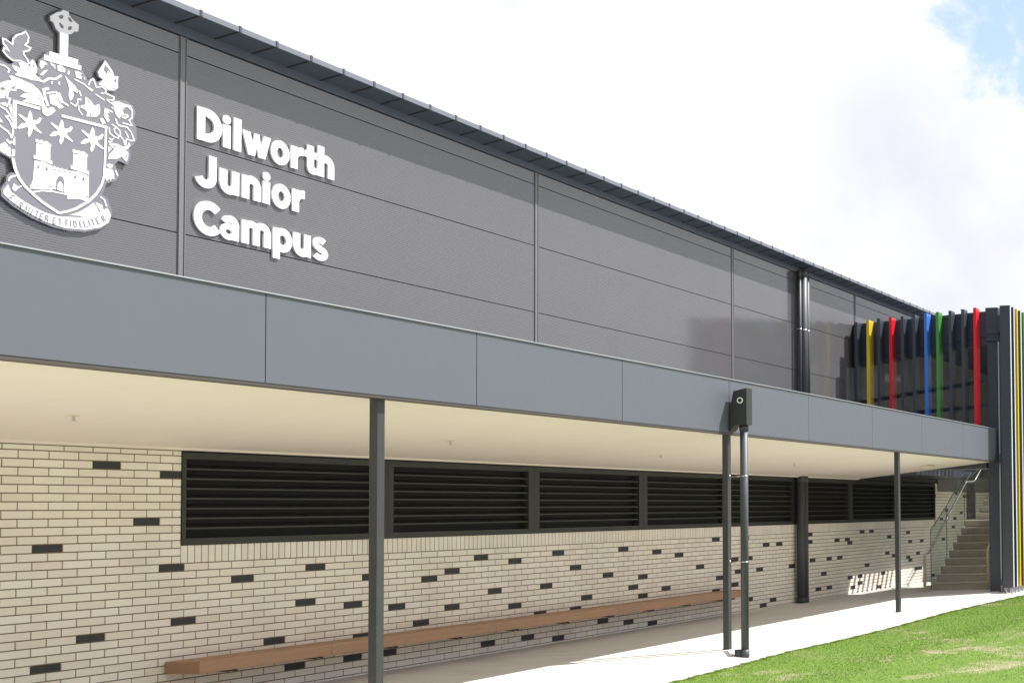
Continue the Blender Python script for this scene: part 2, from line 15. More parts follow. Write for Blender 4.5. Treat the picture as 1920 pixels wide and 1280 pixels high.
# ------------------------------------------------------------------ helpers
def lk(o, parent=None):
    COL.objects.link(o)
    if parent is not None: o.parent = parent
    return o
def tag(o, label=None, cat=None, group=None, kind=None):
    if label: o['label'] = label
    if cat: o['category'] = cat
    if group: o['group'] = group
    if kind: o['kind'] = kind
    return o
def empty(name, loc=(0, 0, 0), label=None, cat=None, group=None):
    o = bpy.data.objects.new(name, None); o.location = loc; o.empty_display_size = .2
    lk(o); return tag(o, label, cat, group)
class MB:
    def __init__(s): s.v = []; s.f = []; s.m = []
    def add(s, vs, fs, mi=0):
        n = len(s.v); s.v += [tuple(map(float, p)) for p in vs]
        for f in fs: s.f.append(tuple(n+i for i in f)); s.m.append(mi)
    def box(s, x0, x1, y0, y1, z0, z1, mi=0, c=0.0):
        if c <= 0:
            s.add([(x0,y0,z0),(x1,y0,z0),(x1,y1,z0),(x0,y1,z0),(x0,y0,z1),(x1,y0,z1),(x1,y1,z1),(x0,y1,z1)],
                  [(0,3,2,1),(4,5,6,7),(0,1,5,4),(1,2,6,5),(2,3,7,6),(3,0,4,7)], mi)
        else:   # vertical box with chamfered vertical edges
            p = [(x0+c,y0),(x1-c,y0),(x1,y0+c),(x1,y1-c),(x1-c,y1),(x0+c,y1),(x0,y1-c),(x0,y0+c)]
            s.prismz(p, z0, z1, mi)
    def prismz(s, p, z0, z1, mi=0):
        n = len(p); vs = [(a,b,z0) for a,b in p]+[(a,b,z1) for a,b in p]
        s.add(vs, [tuple(range(n-1,-1,-1)), tuple(range(n,2*n))]+[(i,(i+1)%n,n+(i+1)%n,n+i) for i in range(n)], mi)
    def prismy(s, p, y0, y1, mi=0):      # polygon in X,Z ; y0 is the front (nearer the lawn)
        n = len(p); ar = sum(p[i][0]*p[(i+1)%n][1]-p[(i+1)%n][0]*p[i][1] for i in range(n))
        if ar < 0: p = p[::-1]
        vs = [(a,y0,b) for a,b in p]+[(a,y1,b) for a,b in p]
        s.add(vs, [tuple(range(n)), tuple(range(2*n-1,n-1,-1))]+[((i+1)%n,i,n+i,n+(i+1)%n) for i in range(n)], mi)
    def prismx(s, p, x0, x1, mi=0):      # polygon in Y,Z
        n = len(p); ar = sum(p[i][0]*p[(i+1)%n][1]-p[(i+1)%n][0]*p[i][1] for i in range(n))
        if ar < 0: p = p[::-1]
        vs = [(x0,a,b) for a,b in p]+[(x1,a,b) for a,b in p]
        s.add(vs, [tuple(range(n-1,-1,-1)), tuple(range(n,2*n))]+[(i,(i+1)%n,n+(i+1)%n,n+i) for i in range(n)], mi)
    def tube(s, a, b, r, n=16, mi=0, r2=None):
        a = np.array(a,float); b = np.array(b,float); d = b-a; d /= np.linalg.norm(d)
        u = np.cross(d, (0,0,1.)); u = np.array((1.,0,0)) if np.linalg.norm(u) < 1e-4 else u/np.linalg.norm(u)
        w = np.cross(d, u); r2 = r if r2 is None else r2; vs = []
        for q, rr in ((a,r),(b,r2)):
            for i in range(n):
                t = 2*math.pi*i/n; vs.append(q+rr*(u*math.cos(t)+w*math.sin(t)))
        s.add(vs, [(i,(i+1)%n,n+(i+1)%n,n+i) for i in range(n)]+[tuple(range(n-1,-1,-1)), tuple(range(n,2*n))], mi)
    def path(s, pts, r, n=12, mi=0):
        pts = [np.array(p,float) for p in pts]; rings = []
        for i, p in enumerate(pts):
            d = (pts[min(i+1,len(pts)-1)]-pts[max(i-1,0)]); d /= np.linalg.norm(d)
            u = np.cross(d,(0,1.,0)); u = np.cross(d,(0,0,1.)) if np.linalg.norm(u) < .2 else u; u /= np.linalg.norm(u); w = np.cross(d,u)
            rings.append([p+r*(u*math.cos(2*math.pi*k/n)+w*math.sin(2*math.pi*k/n)) for k in range(n)])
        vs = [q for rg in rings for q in rg]; fs = []
        for i in range(len(pts)-1):
            for k in range(n): fs.append((i*n+k, i*n+(k+1)%n, (i+1)*n+(k+1)%n, (i+1)*n+k))
        fs += [tuple(range(n-1,-1,-1)), tuple((len(pts)-1)*n+k for k in range(n))]
        s.add(vs, fs, mi)
    def ribbon(s, pts, w, y0, y1, mi=0):
        pts = [np.array(p,float) for p in pts]; n = len(pts); Lf=[]; Rt=[]
        for i in range(n):
            d1 = pts[i]-pts[i-1] if i else pts[1]-pts[0]; d2 = pts[i+1]-pts[i] if i < n-1 else pts[i]-pts[i-1]
            d1 = d1/max(np.linalg.norm(d1),1e-9); d2 = d2/max(np.linalg.norm(d2),1e-9)
            m = d1+d2; L = np.linalg.norm(m); m = m/L if L > .3 else d1
            nn = np.array((-m[1],m[0])); k = min(1.7, 1/max(.5, abs(np.dot(nn, (-d1[1],d1[0])))))
            Lf.append(pts[i]+nn*w/2*k); Rt.append(pts[i]-nn*w/2*k)
        for i in range(n-1): s.prismy([tuple(Lf[i]),tuple(Lf[i+1]),tuple(Rt[i+1]),tuple(Rt[i])], y0, y1, mi)
    def build(s, name, mats, parent=None, smooth=False, bevel=0):
        me = bpy.data.meshes.new(name); me.from_pydata(s.v, [], s.f)
        for m in (mats if isinstance(mats,(list,tuple)) else [mats]): me.materials.append(m)
        me.polygons.foreach_set('material_index', s.m)
        if smooth: me.polygons.foreach_set('use_smooth', [len(f) < 8 for f in s.f])
        me.update(); me.validate()
        o = bpy.data.objects.new(name, me); lk(o, parent)
        if parent is not None: o.matrix_parent_inverse = PINV(parent)
        if bevel: md = o.modifiers.new('bevel','BEVEL'); md.width = bevel; md.segments = 2; md.limit_method = 'ANGLE'
        return o
from mathutils import Matrix, Vector
def PINV(p):                        # parts are modelled in place, their thing's empty sits at its base
    return Matrix.Translation(-p.location) if p.type == 'EMPTY' else Matrix.Identity(4)
def copy_tree(o, parent=None, loc=None):
    c = o.copy(); COL.objects.link(c); c.parent = parent
    if parent is not None: c.matrix_parent_inverse = o.matrix_parent_inverse.copy()
    for ch in [q for q in scene.objects if q.parent is o]: copy_tree(ch, c)
    if loc is not None: c.location = loc
    return c
# ------------------------------------------------------------------ materials
def srgb(r, g, b):
    f = lambda c: (c/255/12.92 if c/255 <= .04045 else ((c/255+.055)/1.055)**2.4)
    return (f(r), f(g), f(b), 1)
def mat(name, col, rough=.5, metal=0, rv=.07, spec=.5, var=.0, vscale=3, bump=0, bscale=80, col2=None, coat=0, stretch=None):
    m = bpy.data.materials.new(name); m.use_nodes = True; nt = m.node_tree; N = nt.nodes; Lk = nt.links
    b = N['Principled BSDF']; b.inputs['Base Color'].default_value = (*col[:3],1); b.inputs['Roughness'].default_value = rough
    b.inputs['Metallic'].default_value = metal; b.inputs['Specular IOR Level'].default_value = spec; b.inputs['Coat Weight'].default_value = coat
    tc = N.new('ShaderNodeTexCoord'); src = tc.outputs['Object']
    if stretch:
        mp = N.new('ShaderNodeMapping'); mp.inputs['Scale'].default_value = stretch; Lk.new(src, mp.inputs[0]); src = mp.outputs[0]
    if var or col2:
        n = N.new('ShaderNodeTexNoise'); n.inputs['Scale'].default_value = vscale; n.inputs['Detail'].default_value = 6; n.inputs['Roughness'].default_value = .65
        Lk.new(src, n.inputs['Vector'])
        mx = N.new('ShaderNodeMix'); mx.data_type = 'RGBA'
        c2 = col2 if col2 else tuple(c*(1-var) for c in col[:3])
        c1 = col if col2 else tuple(c*(1+var) for c in col[:3])
        mx.inputs[6].default_value = (*c1[:3],1); mx.inputs[7].default_value = (*c2[:3],1)
        mr = N.new('ShaderNodeMapRange'); mr.inputs[1].default_value = .3; mr.inputs[2].default_value = .7
        Lk.new(n.outputs[0], mr.inputs[0]); Lk.new(mr.outputs[0], mx.inputs[0]); Lk.new(mx.outputs[2], b.inputs['Base Color'])
        rr = N.new('ShaderNodeMapRange'); rr.inputs[3].default_value = max(.02,rough-rv); rr.inputs[4].default_value = min(1,rough+rv)
        Lk.new(n.outputs[0], rr.inputs[0]); Lk.new(rr.outputs[0], b.inputs['Roughness'])
    if bump:
        n2 = N.new('ShaderNodeTexNoise'); n2.inputs['Scale'].default_value = bscale; n2.inputs['Detail'].default_value = 4
        Lk.new(src, n2.inputs['Vector'])
        bp = N.new('ShaderNodeBump'); bp.inputs['Strength'].default_value = bump; bp.inputs['Distance'].default_value = .01
        Lk.new(n2.outputs[0], bp.inputs['Height']); Lk.new(bp.outputs[0], b.inputs['Normal'])
    return m
M_clad = mat('charcoal ribbed cladding', (.122,.122,.127), .10, spec=1.0, var=.03, vscale=.8, rv=.02)
M_cladjoint = mat('cladding joint shadow gap', (.03,.03,.032), .6)
M_trim = mat('charcoal cladding cover strip', (.17,.17,.175), .35, var=.04)
M_fascia = mat('slate grey composite panel', (.118,.129,.158), .38, spec=.4, var=.025, vscale=5, bump=.02, bscale=300)
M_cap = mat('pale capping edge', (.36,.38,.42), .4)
M_flash = mat('dark brown drip flashing', (.07,.062,.056), .5, var=.1)
M_soffit = mat('cream soffit board', (.82,.735,.68), .65, var=.02, vscale=1.2)
M_steel = mat('charcoal painted steel', (.046,.048,.051), .33, spec=.5, var=.08, vscale=4, bump=.03, bscale=60)
M_pvc = mat('charcoal plastic downpipe', (.062,.066,.075), .5, spec=.4, var=.06)
M_dark = mat('dark eave metal', (.075,.088,.118), .38, var=.05, vscale=2)
M_gut = mat('grey gutter lip', (.17,.185,.22), .4)
M_louv = mat('olive charcoal louvre frame', (.042,.044,.042), .5, spec=.3, var=.05)
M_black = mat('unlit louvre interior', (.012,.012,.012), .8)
M_mortar = mat('brown mortar', (.21,.15,.105), .9, var=.12, vscale=40, bump=.15, bscale=300)
M_bdark = mat('charcoal glazed brick', (.036,.036,.041), .5, spec=.3, var=.12, vscale=20)
M_conc = mat('pale concrete paving', (.60,.565,.535), .85, var=.05, vscale=1.5, bump=.08, bscale=220)
M_step = mat('grey brown stair concrete', (.37,.345,.30), .75, var=.1, vscale=8, bump=.1, bscale=120)
M_nose = mat('pale step nosing', (.48,.45,.39), .7)
M_timber = mat('brown timber composite', (.40,.235,.145), .6, var=.12, vscale=3, bump=.05, bscale=60, stretch=(.15,1,6))
M_white = mat('white painted metal', (.86,.855,.86), .38)
M_plate = mat('pale grey sign plate', (.19,.19,.215), .42)
M_text = mat('grey motto lettering', (.30,.29,.31), .5)
M_ss = mat('brushed stainless steel', (.62,.60,.56), .22, metal=1)
M_warmss = mat('warm reflection steel', (.50,.46,.36), .4, metal=.35)  # stainless steel with its yellowish reflection put into the colour
M_beam = mat('ironsand fin screen metal', (.040,.049,.076), .4, var=.06, vscale=2)
M_navy = mat('dark slate blue fin', (.048,.056,.075), .38, var=.05)
M_yel = mat('yellow fin paint', (.68,.50,.045), .35, var=.03)
M_red = mat('red fin paint', (.62,.022,.035), .33, var=.03)
M_blu = mat('blue fin paint', (.06,.18,.62), .33, var=.03)
M_grn = mat('green fin paint', (.065,.27,.06), .33, var=.03)
M_sunedge = mat('pale sunlit fin edge', (.62,.66,.70), .35)
M_lamp = mat('cream light cover', (.62,.56,.42), .4)
M_band = mat('grey wall tone', (.16,.16,.165), .6)
M_bark = mat('bark', (.09,.07,.05), .9, bump=.4, bscale=20)
M_leaf = mat('foliage', (.05,.085,.03), .6, var=.35, vscale=1.5)
M_sand = mat('lawn edge soil', (.30,.23,.15), .95, var=.2, vscale=20)
def concmat(m):     # saw cuts every three metres, fine grit and a few stains
    nt = m.node_tree; N = nt.nodes; L = nt.links; b = N['Principled BSDF']; src = b.inputs['Base Color'].links[0].from_socket
    tc = N.new('ShaderNodeTexCoord'); sp = N.new('ShaderNodeSeparateXYZ'); L.new(tc.outputs['Object'], sp.inputs[0])
    md = N.new('ShaderNodeMath'); md.operation = 'PINGPONG'; md.inputs[1].default_value = 1.5; L.new(sp.outputs[0], md.inputs[0])
    lt = N.new('ShaderNodeMath'); lt.operation = 'LESS_THAN'; lt.inputs[1].default_value = .006; L.new(md.outputs[0], lt.inputs[0])
    n = N.new('ShaderNodeTexNoise'); n.inputs['Scale'].default_value = 26; n.inputs['Detail'].default_value = 3; L.new(tc.outputs['Object'], n.inputs['Vector'])
    g = N.new('ShaderNodeMapRange'); g.inputs[1].default_value = .70; g.inputs[2].default_value = .76; g.inputs[4].default_value = .5; L.new(n.outputs[0], g.inputs[0])
    n2 = N.new('ShaderNodeTexNoise'); n2.inputs['Scale'].default_value = 1.1; n2.inputs['Detail'].default_value = 8; n2.inputs['Roughness'].default_value = .7; L.new(tc.outputs['Object'], n2.inputs['Vector'])
    g2 = N.new('ShaderNodeMapRange'); g2.inputs[1].default_value = .52; g2.inputs[2].default_value = .75; g2.inputs[4].default_value = .28; L.new(n2.outputs[0], g2.inputs[0])
    mx1 = N.new('ShaderNodeMath'); mx1.operation = 'MAXIMUM'; L.new(g.outputs[0], mx1.inputs[0]); L.new(g2.outputs[0], mx1.inputs[1])
    l5 = N.new('ShaderNodeMath'); l5.operation = 'MULTIPLY'; l5.inputs[1].default_value = .6; L.new(lt.outputs[0], l5.inputs[0])
    mx2 = N.new('ShaderNodeMath'); mx2.operation = 'MAXIMUM'; L.new(mx1.outputs[0], mx2.inputs[0]); L.new(l5.outputs[0], mx2.inputs[1])
    c = N.new('ShaderNodeMix'); c.data_type = 'RGBA'; c.inputs[7].default_value = (.20,.17,.145,1); L.new(mx2.outputs[0], c.inputs[0]); L.new(src, c.inputs[6]); L.new(c.outputs[2], b.inputs['Base Color'])
concmat(M_conc)
# cream brick, each brick slightly its own tint
def brickmat():
    m = mat('cream glazed brick', (.66,.575,.45), .5, bump=.06, bscale=120); nt = m.node_tree; N = nt.nodes; b = N['Principled BSDF']
    at = N.new('ShaderNodeAttribute'); at.attribute_name = 'tint'
    cr = N.new('ShaderNodeMix'); cr.data_type = 'RGBA'; cr.inputs[6].default_value = (.79,.72,.64,1); cr.inputs[7].default_value = (.88,.83,.765,1)
    nt.links.new(at.outputs['Fac'], cr.inputs[0])
    n = N.new('ShaderNodeTexNoise'); n.inputs['Scale'].default_value = 1.3; n.inputs['Detail'].default_value = 5
    tc = N.new('ShaderNodeTexCoord'); nt.links.new(tc.outputs['Object'], n.inputs['Vector'])
    mr = N.new('ShaderNodeMapRange'); mr.inputs[1].default_value=.3; mr.inputs[2].default_value=.7; mr.inputs[3].default_value=.93; mr.inputs[4].default_value=1.04
    nt.links.new(n.outputs[0], mr.inputs[0])
    vm = N.new('ShaderNodeVectorMath'); vm.operation='SCALE'; nt.links.new(cr.outputs[2], vm.inputs[0]); nt.links.new(mr.outputs[0], vm.inputs['Scale'])
    nt.links.new(vm.outputs[0], b.inputs['Base Color']); return m
M_brick = brickmat()
def glassmat():
    m = bpy.data.materials.new('green tinted balustrade glass'); m.use_nodes = True; N = m.node_tree.nodes; b = N['Principled BSDF']; L = m.node_tree.links
    out = N['Material Output']; tr = N.new('ShaderNodeBsdfTransparent'); tr.inputs[0].default_value = (.90,.95,.92,1)
    gl = N.new('ShaderNodeBsdfGlossy'); gl.inputs['Roughness'].default_value = .03
    lw = N.new('ShaderNodeLayerWeight'); lw.inputs[0].default_value = .5; pw = N.new('ShaderNodeMath'); pw.operation = 'POWER'; pw.inputs[1].default_value = 4.0; L.new(lw.outputs['Facing'], pw.inputs[0])
    fr = N.new('ShaderNodeMath'); fr.operation = 'MULTIPLY_ADD'; fr.inputs[1].default_value = .5; fr.inputs[2].default_value = .03; L.new(pw.outputs[0], fr.inputs[0]); mx = N.new('ShaderNodeMixShader')
    L.new(fr.outputs[0], mx.inputs[0]); L.new(tr.outputs[0], mx.inputs[1]); L.new(gl.outputs[0], mx.inputs[2]); L.new(mx.outputs[0], out.inputs[0]); N.remove(b); return m
M_glass = glassmat()
def lawnmat(name, blades):
    m = mat(name, (.1,.2,.03), .75); nt = m.node_tree; N = nt.nodes; L = nt.links; b = N['Principled BSDF']
    tc = N.new('ShaderNodeTexCoord'); n1 = N.new('ShaderNodeTexNoise'); n1.inputs['Scale'].default_value = .55; n1.inputs['Detail'].default_value = 7; n1.inputs['Roughness'].default_value=.72; n1.inputs['Distortion'].default_value=.6
    n2 = N.new('ShaderNodeTexNoise'); n2.inputs['Scale'].default_value = 6; n2.inputs['Detail'].default_value = 5
    L.new(tc.outputs['Object'], n1.inputs['Vector']); L.new(tc.outputs['Object'], n2.inputs['Vector'])
    g = N.new('ShaderNodeMix'); g.data_type='RGBA'; g.inputs[6].default_value=(.085*blades,.160*blades,.020*blades,1); g.inputs[7].default_value=(.14*blades,.215*blades,.035*blades,1)
    L.new(n2.outputs[0], g.inputs[0])
    mr = N.new('ShaderNodeMapRange'); mr.inputs[1].default_value=.52; mr.inputs[2].default_value=.66; mr.inputs[4].default_value=.75; L.new(n1.outputs[0], mr.inputs[0])
    d = N.new('ShaderNodeMix'); d.data_type='RGBA'; L.new(mr.outputs[0], d.inputs[0]); L.new(g.outputs[2], d.inputs[6]); d.inputs[7].default_value=(.36,.30,.21,1)
    L.new(d.outputs[2], b.inputs['Base Color'])
    b.inputs['Specular IOR Level'].default_value = .2
    return m
M_lawn = lawnmat('lawn turf', 1.0); M_blade = lawnmat('grass blade', 1.22)
M_ground = mat('pale grey concrete apron', (.40,.375,.365), .9, var=.2, vscale=.05)
# ------------------------------------------------------------------ ground
EDGE = [(8,9.30,-2.13),(16.37,9.40,-2.13),(17.78,9.44,-2.13),(19.49,9.44,-2.11),(20.85,9.25,-2.09),(22.96,9.15,-2.07),(26.1,9.22,-2.05),(28.1,9.13,-2.04),(30.8,9.02,-2.04),(60,8.9,-2.04)]
mb = MB()
def edge_at(x):
    for a, b in zip(EDGE, EDGE[1:]):
        if a[0] <= x <= b[0]: t = (x-a[0])/(b[0]-a[0]); return (a[1]+(b[1]-a[1])*t, a[2]+(b[2]-a[2])*t)
    return EDGE[0][1:] if x < EDGE[0][0] else EDGE[-1][1:]
xs = [-10]+list(np.arange(8, 46.01, .5))+[60]
vs = []; fs = []
for x in xs:
    ey, ez = edge_at(x); gx = G if x < 30 else G-.03*min(1,(x-30)/1.0)
    vs += [(x,13.9,G),(x,9.92,G),(x,9.87,G-.085 if x < 24 else G-.02),(x,ey,ez),(x,ey-.01,ez-.25)]
for i in range(len(xs)-1):
    for k in range(4): a = i*5+k; fs.append((a, a+1, a+6, a+5))
me = bpy.data.meshes.new('pavement'); me.from_pydata(vs, [], fs); me.materials.append(M_conc)
pave = bpy.data.objects.new('pavement', me); lk(pave); tag(pave, 'pale concrete footpath running along the brick wall under the canopy', 'pavement', kind='structure')
vs = []; fs = []
rows = [0, .25, 1, 2.5, 4.5, 6.5, 8]
for x in [-60]+xs+[200]:
    ey, ez = edge_at(x)
    for r in rows: vs.append((x, ey+.02-r, ez+.012+ (.0 if r < .2 else .03*min(1,r/2))))
n = len(rows)
for i in range(len(xs)+1):
    for k in range(n-1): a = i*n+k; fs.append((a, a+1, a+n+1, a+n))
me = bpy.data.meshes.new('lawn'); me.from_pydata(vs, [], fs); me.materials.append(M_lawn)
lawn = bpy.data.objects.new('lawn', me); lk(lawn); tag(lawn, 'sunlit green lawn with dry straw patches beside the footpath', 'lawn', kind='structure')
mb = MB(); mb.add([(-400,-400,-2.2),(600,-400,-2.2),(600,400,-2.2),(-400,400,-2.2)], [(0,1,2,3)])
tag(mb.build('ground', M_ground), 'wide ground beyond the lawn and building', 'ground', kind='structure')
# grass blades
nb = 240000
bx = 13.5+ (rng.random(nb)**.85)*19; by = np.array([edge_at(x)[0] for x in bx]) + .07 - (rng.random(nb)**1.15)*6.0
ne = nb//12; by[:ne] = np.array([edge_at(x)[0] for x in bx[:ne]]) + .035*np.sin(bx[:ne]*9.1)+.03*np.sin(bx[:ne]*23.7) + rng.normal(0,.035,ne)
bz = np.array([edge_at(x)[1] for x in bx])+.012
bz = bz + .03*np.clip((np.array([edge_at(x)[0] for x in bx])-by)/2,0,1)
h = .006+.018*rng.random(nb); a = rng.random(nb)*2*np.pi; w = .0018+.0025*rng.random(nb); ln = rng.normal(0,.014,(nb,2))
V = np.zeros((nb,3,3)); V[:,0] = np.stack([bx-w*np.cos(a),by-w*np.sin(a),bz-.004],1); V[:,1] = np.stack([bx+w*np.cos(a),by+w*np.sin(a),bz-.004],1); V[:,2] = np.stack([bx+ln[:,0],by+ln[:,1],bz+h],1)
me = bpy.data.meshes.new('lawn_grass'); me.vertices.add(nb*3); me.vertices.foreach_set('co', V.ravel()); me.loops.add(nb*3); me.loops.foreach_set('vertex_index', np.arange(nb*3,dtype=np.int32))
me.polygons.add(nb); me.polygons.foreach_set('loop_start', np.arange(0,nb*3,3,dtype=np.int32)); me.polygons.foreach_set('loop_total', np.full(nb,3,dtype=np.int32)); me.update(); me.materials.append(M_blade)
gr = bpy.data.objects.new('lawn_grass', me); lk(gr); tag(gr, 'short mown grass blades growing over the lawn', 'grass', kind='stuff')
# ------------------------------------------------------------------ school building
B = empty('school_building', (26,13.63,G), 'long dark ribbed metal and cream brick school building', 'building')
bm_ = MB(); LZ0, LZ1 = -.18, .87; LX0, LX1 = 13.32, 37.39; PH = .0864; PX = .2995; J = .005
tint = []
def brick(x0, x1, z0, z1, mi):
    if x1-x0 < .02 or z1-z0 < .02: return
    c = .002; y = WY; yb = WY+.007
    bm_.add([(x0+c,y,z0+c),(x1-c,y,z0+c),(x1-c,y,z1-c),(x0+c,y,z1-c),(x0,yb,z0),(x1,yb,z0),(x1,yb,z1),(x0,yb,z1)],
            [(0,1,2,3),(4,5,1,0),(5,6,2,1),(6,7,3,2),(7,4,0,3)], mi)
    t = min(1,max(0,random.gauss(.5,.22))); tint.extend([t]*5)
dark = set(map(tuple, DARK))
WX0, WX1 = 7.0, 44.0
for k in range(-1, 33):
    zt = .826-PH*k; zb = zt-PH; z0 = max(zb, G-.04)+J; z1 = min(zt, .885)-J; ph = 11.57 if k % 2 == 0 else 11.418
    i0 = int((WX0-ph)/PX)-1; i1 = int((WX1-ph)/PX)+1
    for i in range(i0, i1):
        a = ph+i*PX+J; b = ph+(i+1)*PX-J; mi = 1 if (i,k) in dark else 0
        if not mi and (b < 10.9 or a > 41) and (i*7+k*13+(i*k) % 11) % 29 == 0: mi = 1
        if k <= 13:
            if b > LX0 and a < LX1:
                if a < LX0-.02: brick(a, LX0-J*.5, z0, z1, mi)
                if b > LX1+.02: brick(LX1+J*.5, b, z0, z1, mi)
                continue
        brick(a, b, z0, z1, mi)
zs0 = .826-PH*14+J
x = LX0+J
while x < LX1-.05:
    brick(x, min(x+PH-2*J, LX1), zs0, LZ0-.004, 0); x += PH
# mortar bed behind, with the louvre opening left out
for (a,b,c,d) in [(WX0,LX0,G-.05,.9),(LX1,WX1,G-.05,.9),(LX0,LX1,G-.05,LZ0)]:
    bm_.add([(a,WY+.0055,c),(b,WY+.0055,c),(b,WY+.0055,d),(a,WY+.0055,d)], [(0,1,2,3)], 2); tint.append(.5)
bw = bm_.build('brick_wall', [M_brick, M_bdark, M_mortar], B); tag(bw, 'cream brick wall scattered with single charcoal bricks')
at = bw.data.attributes.new('tint','FLOAT','FACE'); at.data.foreach_set('value', tint[:len(bw.data.polygons)])
# louvred openings
pitch = (LX1-LX0)/8
for i in range(8):
    a = LX0+i*pitch; b = a+pitch; ml = (.10 if i == 1 else .13) if i else .05; mr = .13 if i < 7 else .05; y0 = WY-.012; y1 = WY+.12
    f = MB(); f.box(a+.003,a+ml,y0,y1,LZ0+.003,LZ1); f.box(b-mr,b-.003,y0,y1,LZ0+.003,LZ1); f.box(a+ml,b-mr,y0+.002,y1,LZ0+.003,LZ0+.075); f.box(a+ml,b-mr,y0+.002,y1,LZ1-.075,LZ1)
    w = f.build('louvre_window', M_louv, B)
    s = MB(); z0 = LZ0+.075; zt = LZ1-.075; nbl = 8
    for k in range(1, nbl):
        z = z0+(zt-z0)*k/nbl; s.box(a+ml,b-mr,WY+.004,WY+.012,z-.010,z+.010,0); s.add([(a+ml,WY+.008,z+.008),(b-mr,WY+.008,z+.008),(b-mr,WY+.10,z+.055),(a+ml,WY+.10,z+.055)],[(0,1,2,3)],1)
    s.build('louvre_blades', [M_louv, M_black], w)
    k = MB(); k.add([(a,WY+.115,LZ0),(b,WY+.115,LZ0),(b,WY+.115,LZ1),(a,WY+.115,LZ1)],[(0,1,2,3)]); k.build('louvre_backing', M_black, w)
# upper ribbed cladding
VJ = [7.1,13.28,19.40,25.60,31.75,37.9,44.0]; HJ = [1.9,3.345,4.412,5.40,5.60]
for i in range(6):
    a = VJ[i]+.045; b = VJ[i+1]-.045
    if i == 3: a, b = VJ[3]+.045, 31.705
    for j in range(4):
        z0 = HJ[j]+.006; z1 = HJ[j+1]-.006; p = MB(); z = z0; prof = []
        nn = max(1,int((z1-z0)/.025)); dz = (z1-z0)/nn
        for q in range(nn): prof += [(WY,z0+q*dz+.003),(WY,z0+(q+1)*dz-.003),(WY+.0022,z0+(q+1)*dz)]
        prof = [(WY+.0022,z0)]+prof
        vs = []
        for (y,z) in prof: vs += [(a,y,z),(b,y,z)]
        p.add(vs, [(2*q,2*q+1,2*q+3,2*q+2) for q in range(len(prof)-1)]); p.build('cladding_panel', M_clad, B)
p = MB(); p.add([(7,WY+.02,.9),(44,WY+.02,.9),(44,WY+.02,5.62),(7,WY+.02,5.62)],[(0,1,2,3)]); p.build('wall_backing', M_cladjoint, B)
for x in VJ[1:]:
    p = MB(); p.box(x-.048,x+.048,WY-.006,WY+.015,1.9,5.6); p.box(x-.040,x-.030,WY-.014,WY-.004,1.9,5.6); p.box(x+.030,x+.040,WY-.014,WY-.004,1.9,5.6); p.build('joint_cover_strip', M_trim, B)
p = MB(); p.box(7,44,WY-.03,WY+.015,5.605,5.715); p.build('eave_strip', M_dark, B)  # dark strip between cladding top and eave soffit
# eave: raked soffit, gutter lip, seam caps, roof
e = MB(); e.prismx([(13.65,5.70),(13.30,5.775),(13.30,5.80),(13.65,5.74)],7,44.5)
sof = e.build('eave_soffit', M_dark, B)
x = 7.15
while x < 44.4:
    s = MB(); s.prismx([(13.61,5.711),(13.30,5.7765),(13.30,5.767),(13.61,5.70)], x-.010, x+.010); s.build('soffit_seam', M_cladjoint, sof); x += .5
g = MB(); g.box(7,44.5,13.275,13.30,5.768,5.83); g.build('gutter_lip', M_gut, B)
x = 7.15
while x < 44.4: g = MB(); g.box(x-.014,x+.014,13.268,13.30,5.766,5.84); g.build('seam_cap', M_dark, B); x += .5
p = MB(); p.prismx([(13.29,5.825),(24,6.6),(24,6.5),(13.31,5.80)],7,44.5); p.build('roof', M_dark, B)
p = MB(); p.box(7,44,14.1,24,-2.5,5.75); p.box(7,7.05,WY+.03,14.1,-2.5,5.6); p.box(43.95,44,WY+.03,14.1,-2.5,5.6); p.build('building_body', M_trim, B)
p = MB(); p.box(37.6,44,WY-.02,WY+.02,.66,1.9); p.build('shaded_wall_band', M_band, B)  # grey carries the shade on the upper brickwork in its colour
p = MB(); p.box(40.22,40.95,WY-.05,WY-.003,-.2,.9); p.build('wall_cabinet', M_navy, B)
# ------------------------------------------------------------------ canopy
C = empty('entrance_canopy', (20,9.9,1.26), 'long slate grey canopy with cream soffit projecting from the brick wall', 'canopy')
FJ = [5.17,7.82,10.46,13.11,15.78,18.48,21.13,23.82,26.42,29.02,31.54]
for a, b in zip(FJ, FJ[1:]):
    p = MB(); p.box(a+.005,b-.005,9.90,9.93,1.275,2.065); p.build('fascia_panel', M_fascia, C)
p = MB(); p.box(5.17,31.5,9.931,9.95,1.28,2.06); p.build('fascia_backing', M_cladjoint, C)
p = MB(); p.box(5.17,31.54,9.885,9.96,2.068,2.078); p.build('top_capping', M_cap, C)
p = MB(); p.box(5.17,31.54,9.905,10.03,1.245,1.274); p.build('drip_flashing', M_flash, C)
p = MB(); xs_ = [5.17]+[7.2+2.7*i for i in range(9)]+[31.6]
for a, b in zip(xs_, xs_[1:]): p.prismx([(10.03,1.256),(13.50,.905),(13.50,.93),(10.03,1.28)],a+.0015,b-.0015)
cs = p.build('soffit', M_soffit, C)
p = MB(); p.prismx([(10.03,1.266),(13.50,.915),(13.50,.94),(10.03,1.29)],5.17,31.6); p.build('soffit_backing', M_soffit, C)
p = MB(); p.box(5.17,31.6,13.50,13.625,.888,.925); p.box(5.17,31.6,13.46,13.50,.902,.911); p.build('soffit_cornice', M_soffit, cs)
p = MB(); p.box(5.17,31.54,9.96,13.60,1.86,1.93); p.build('canopy_roof', M_dark, C)
p = MB(); p.prismx([(9.931,1.28),(13.6,.94),(13.6,1.86),(9.931,2.04)],31.56,31.60); p.build('end_fascia', M_dark, C)
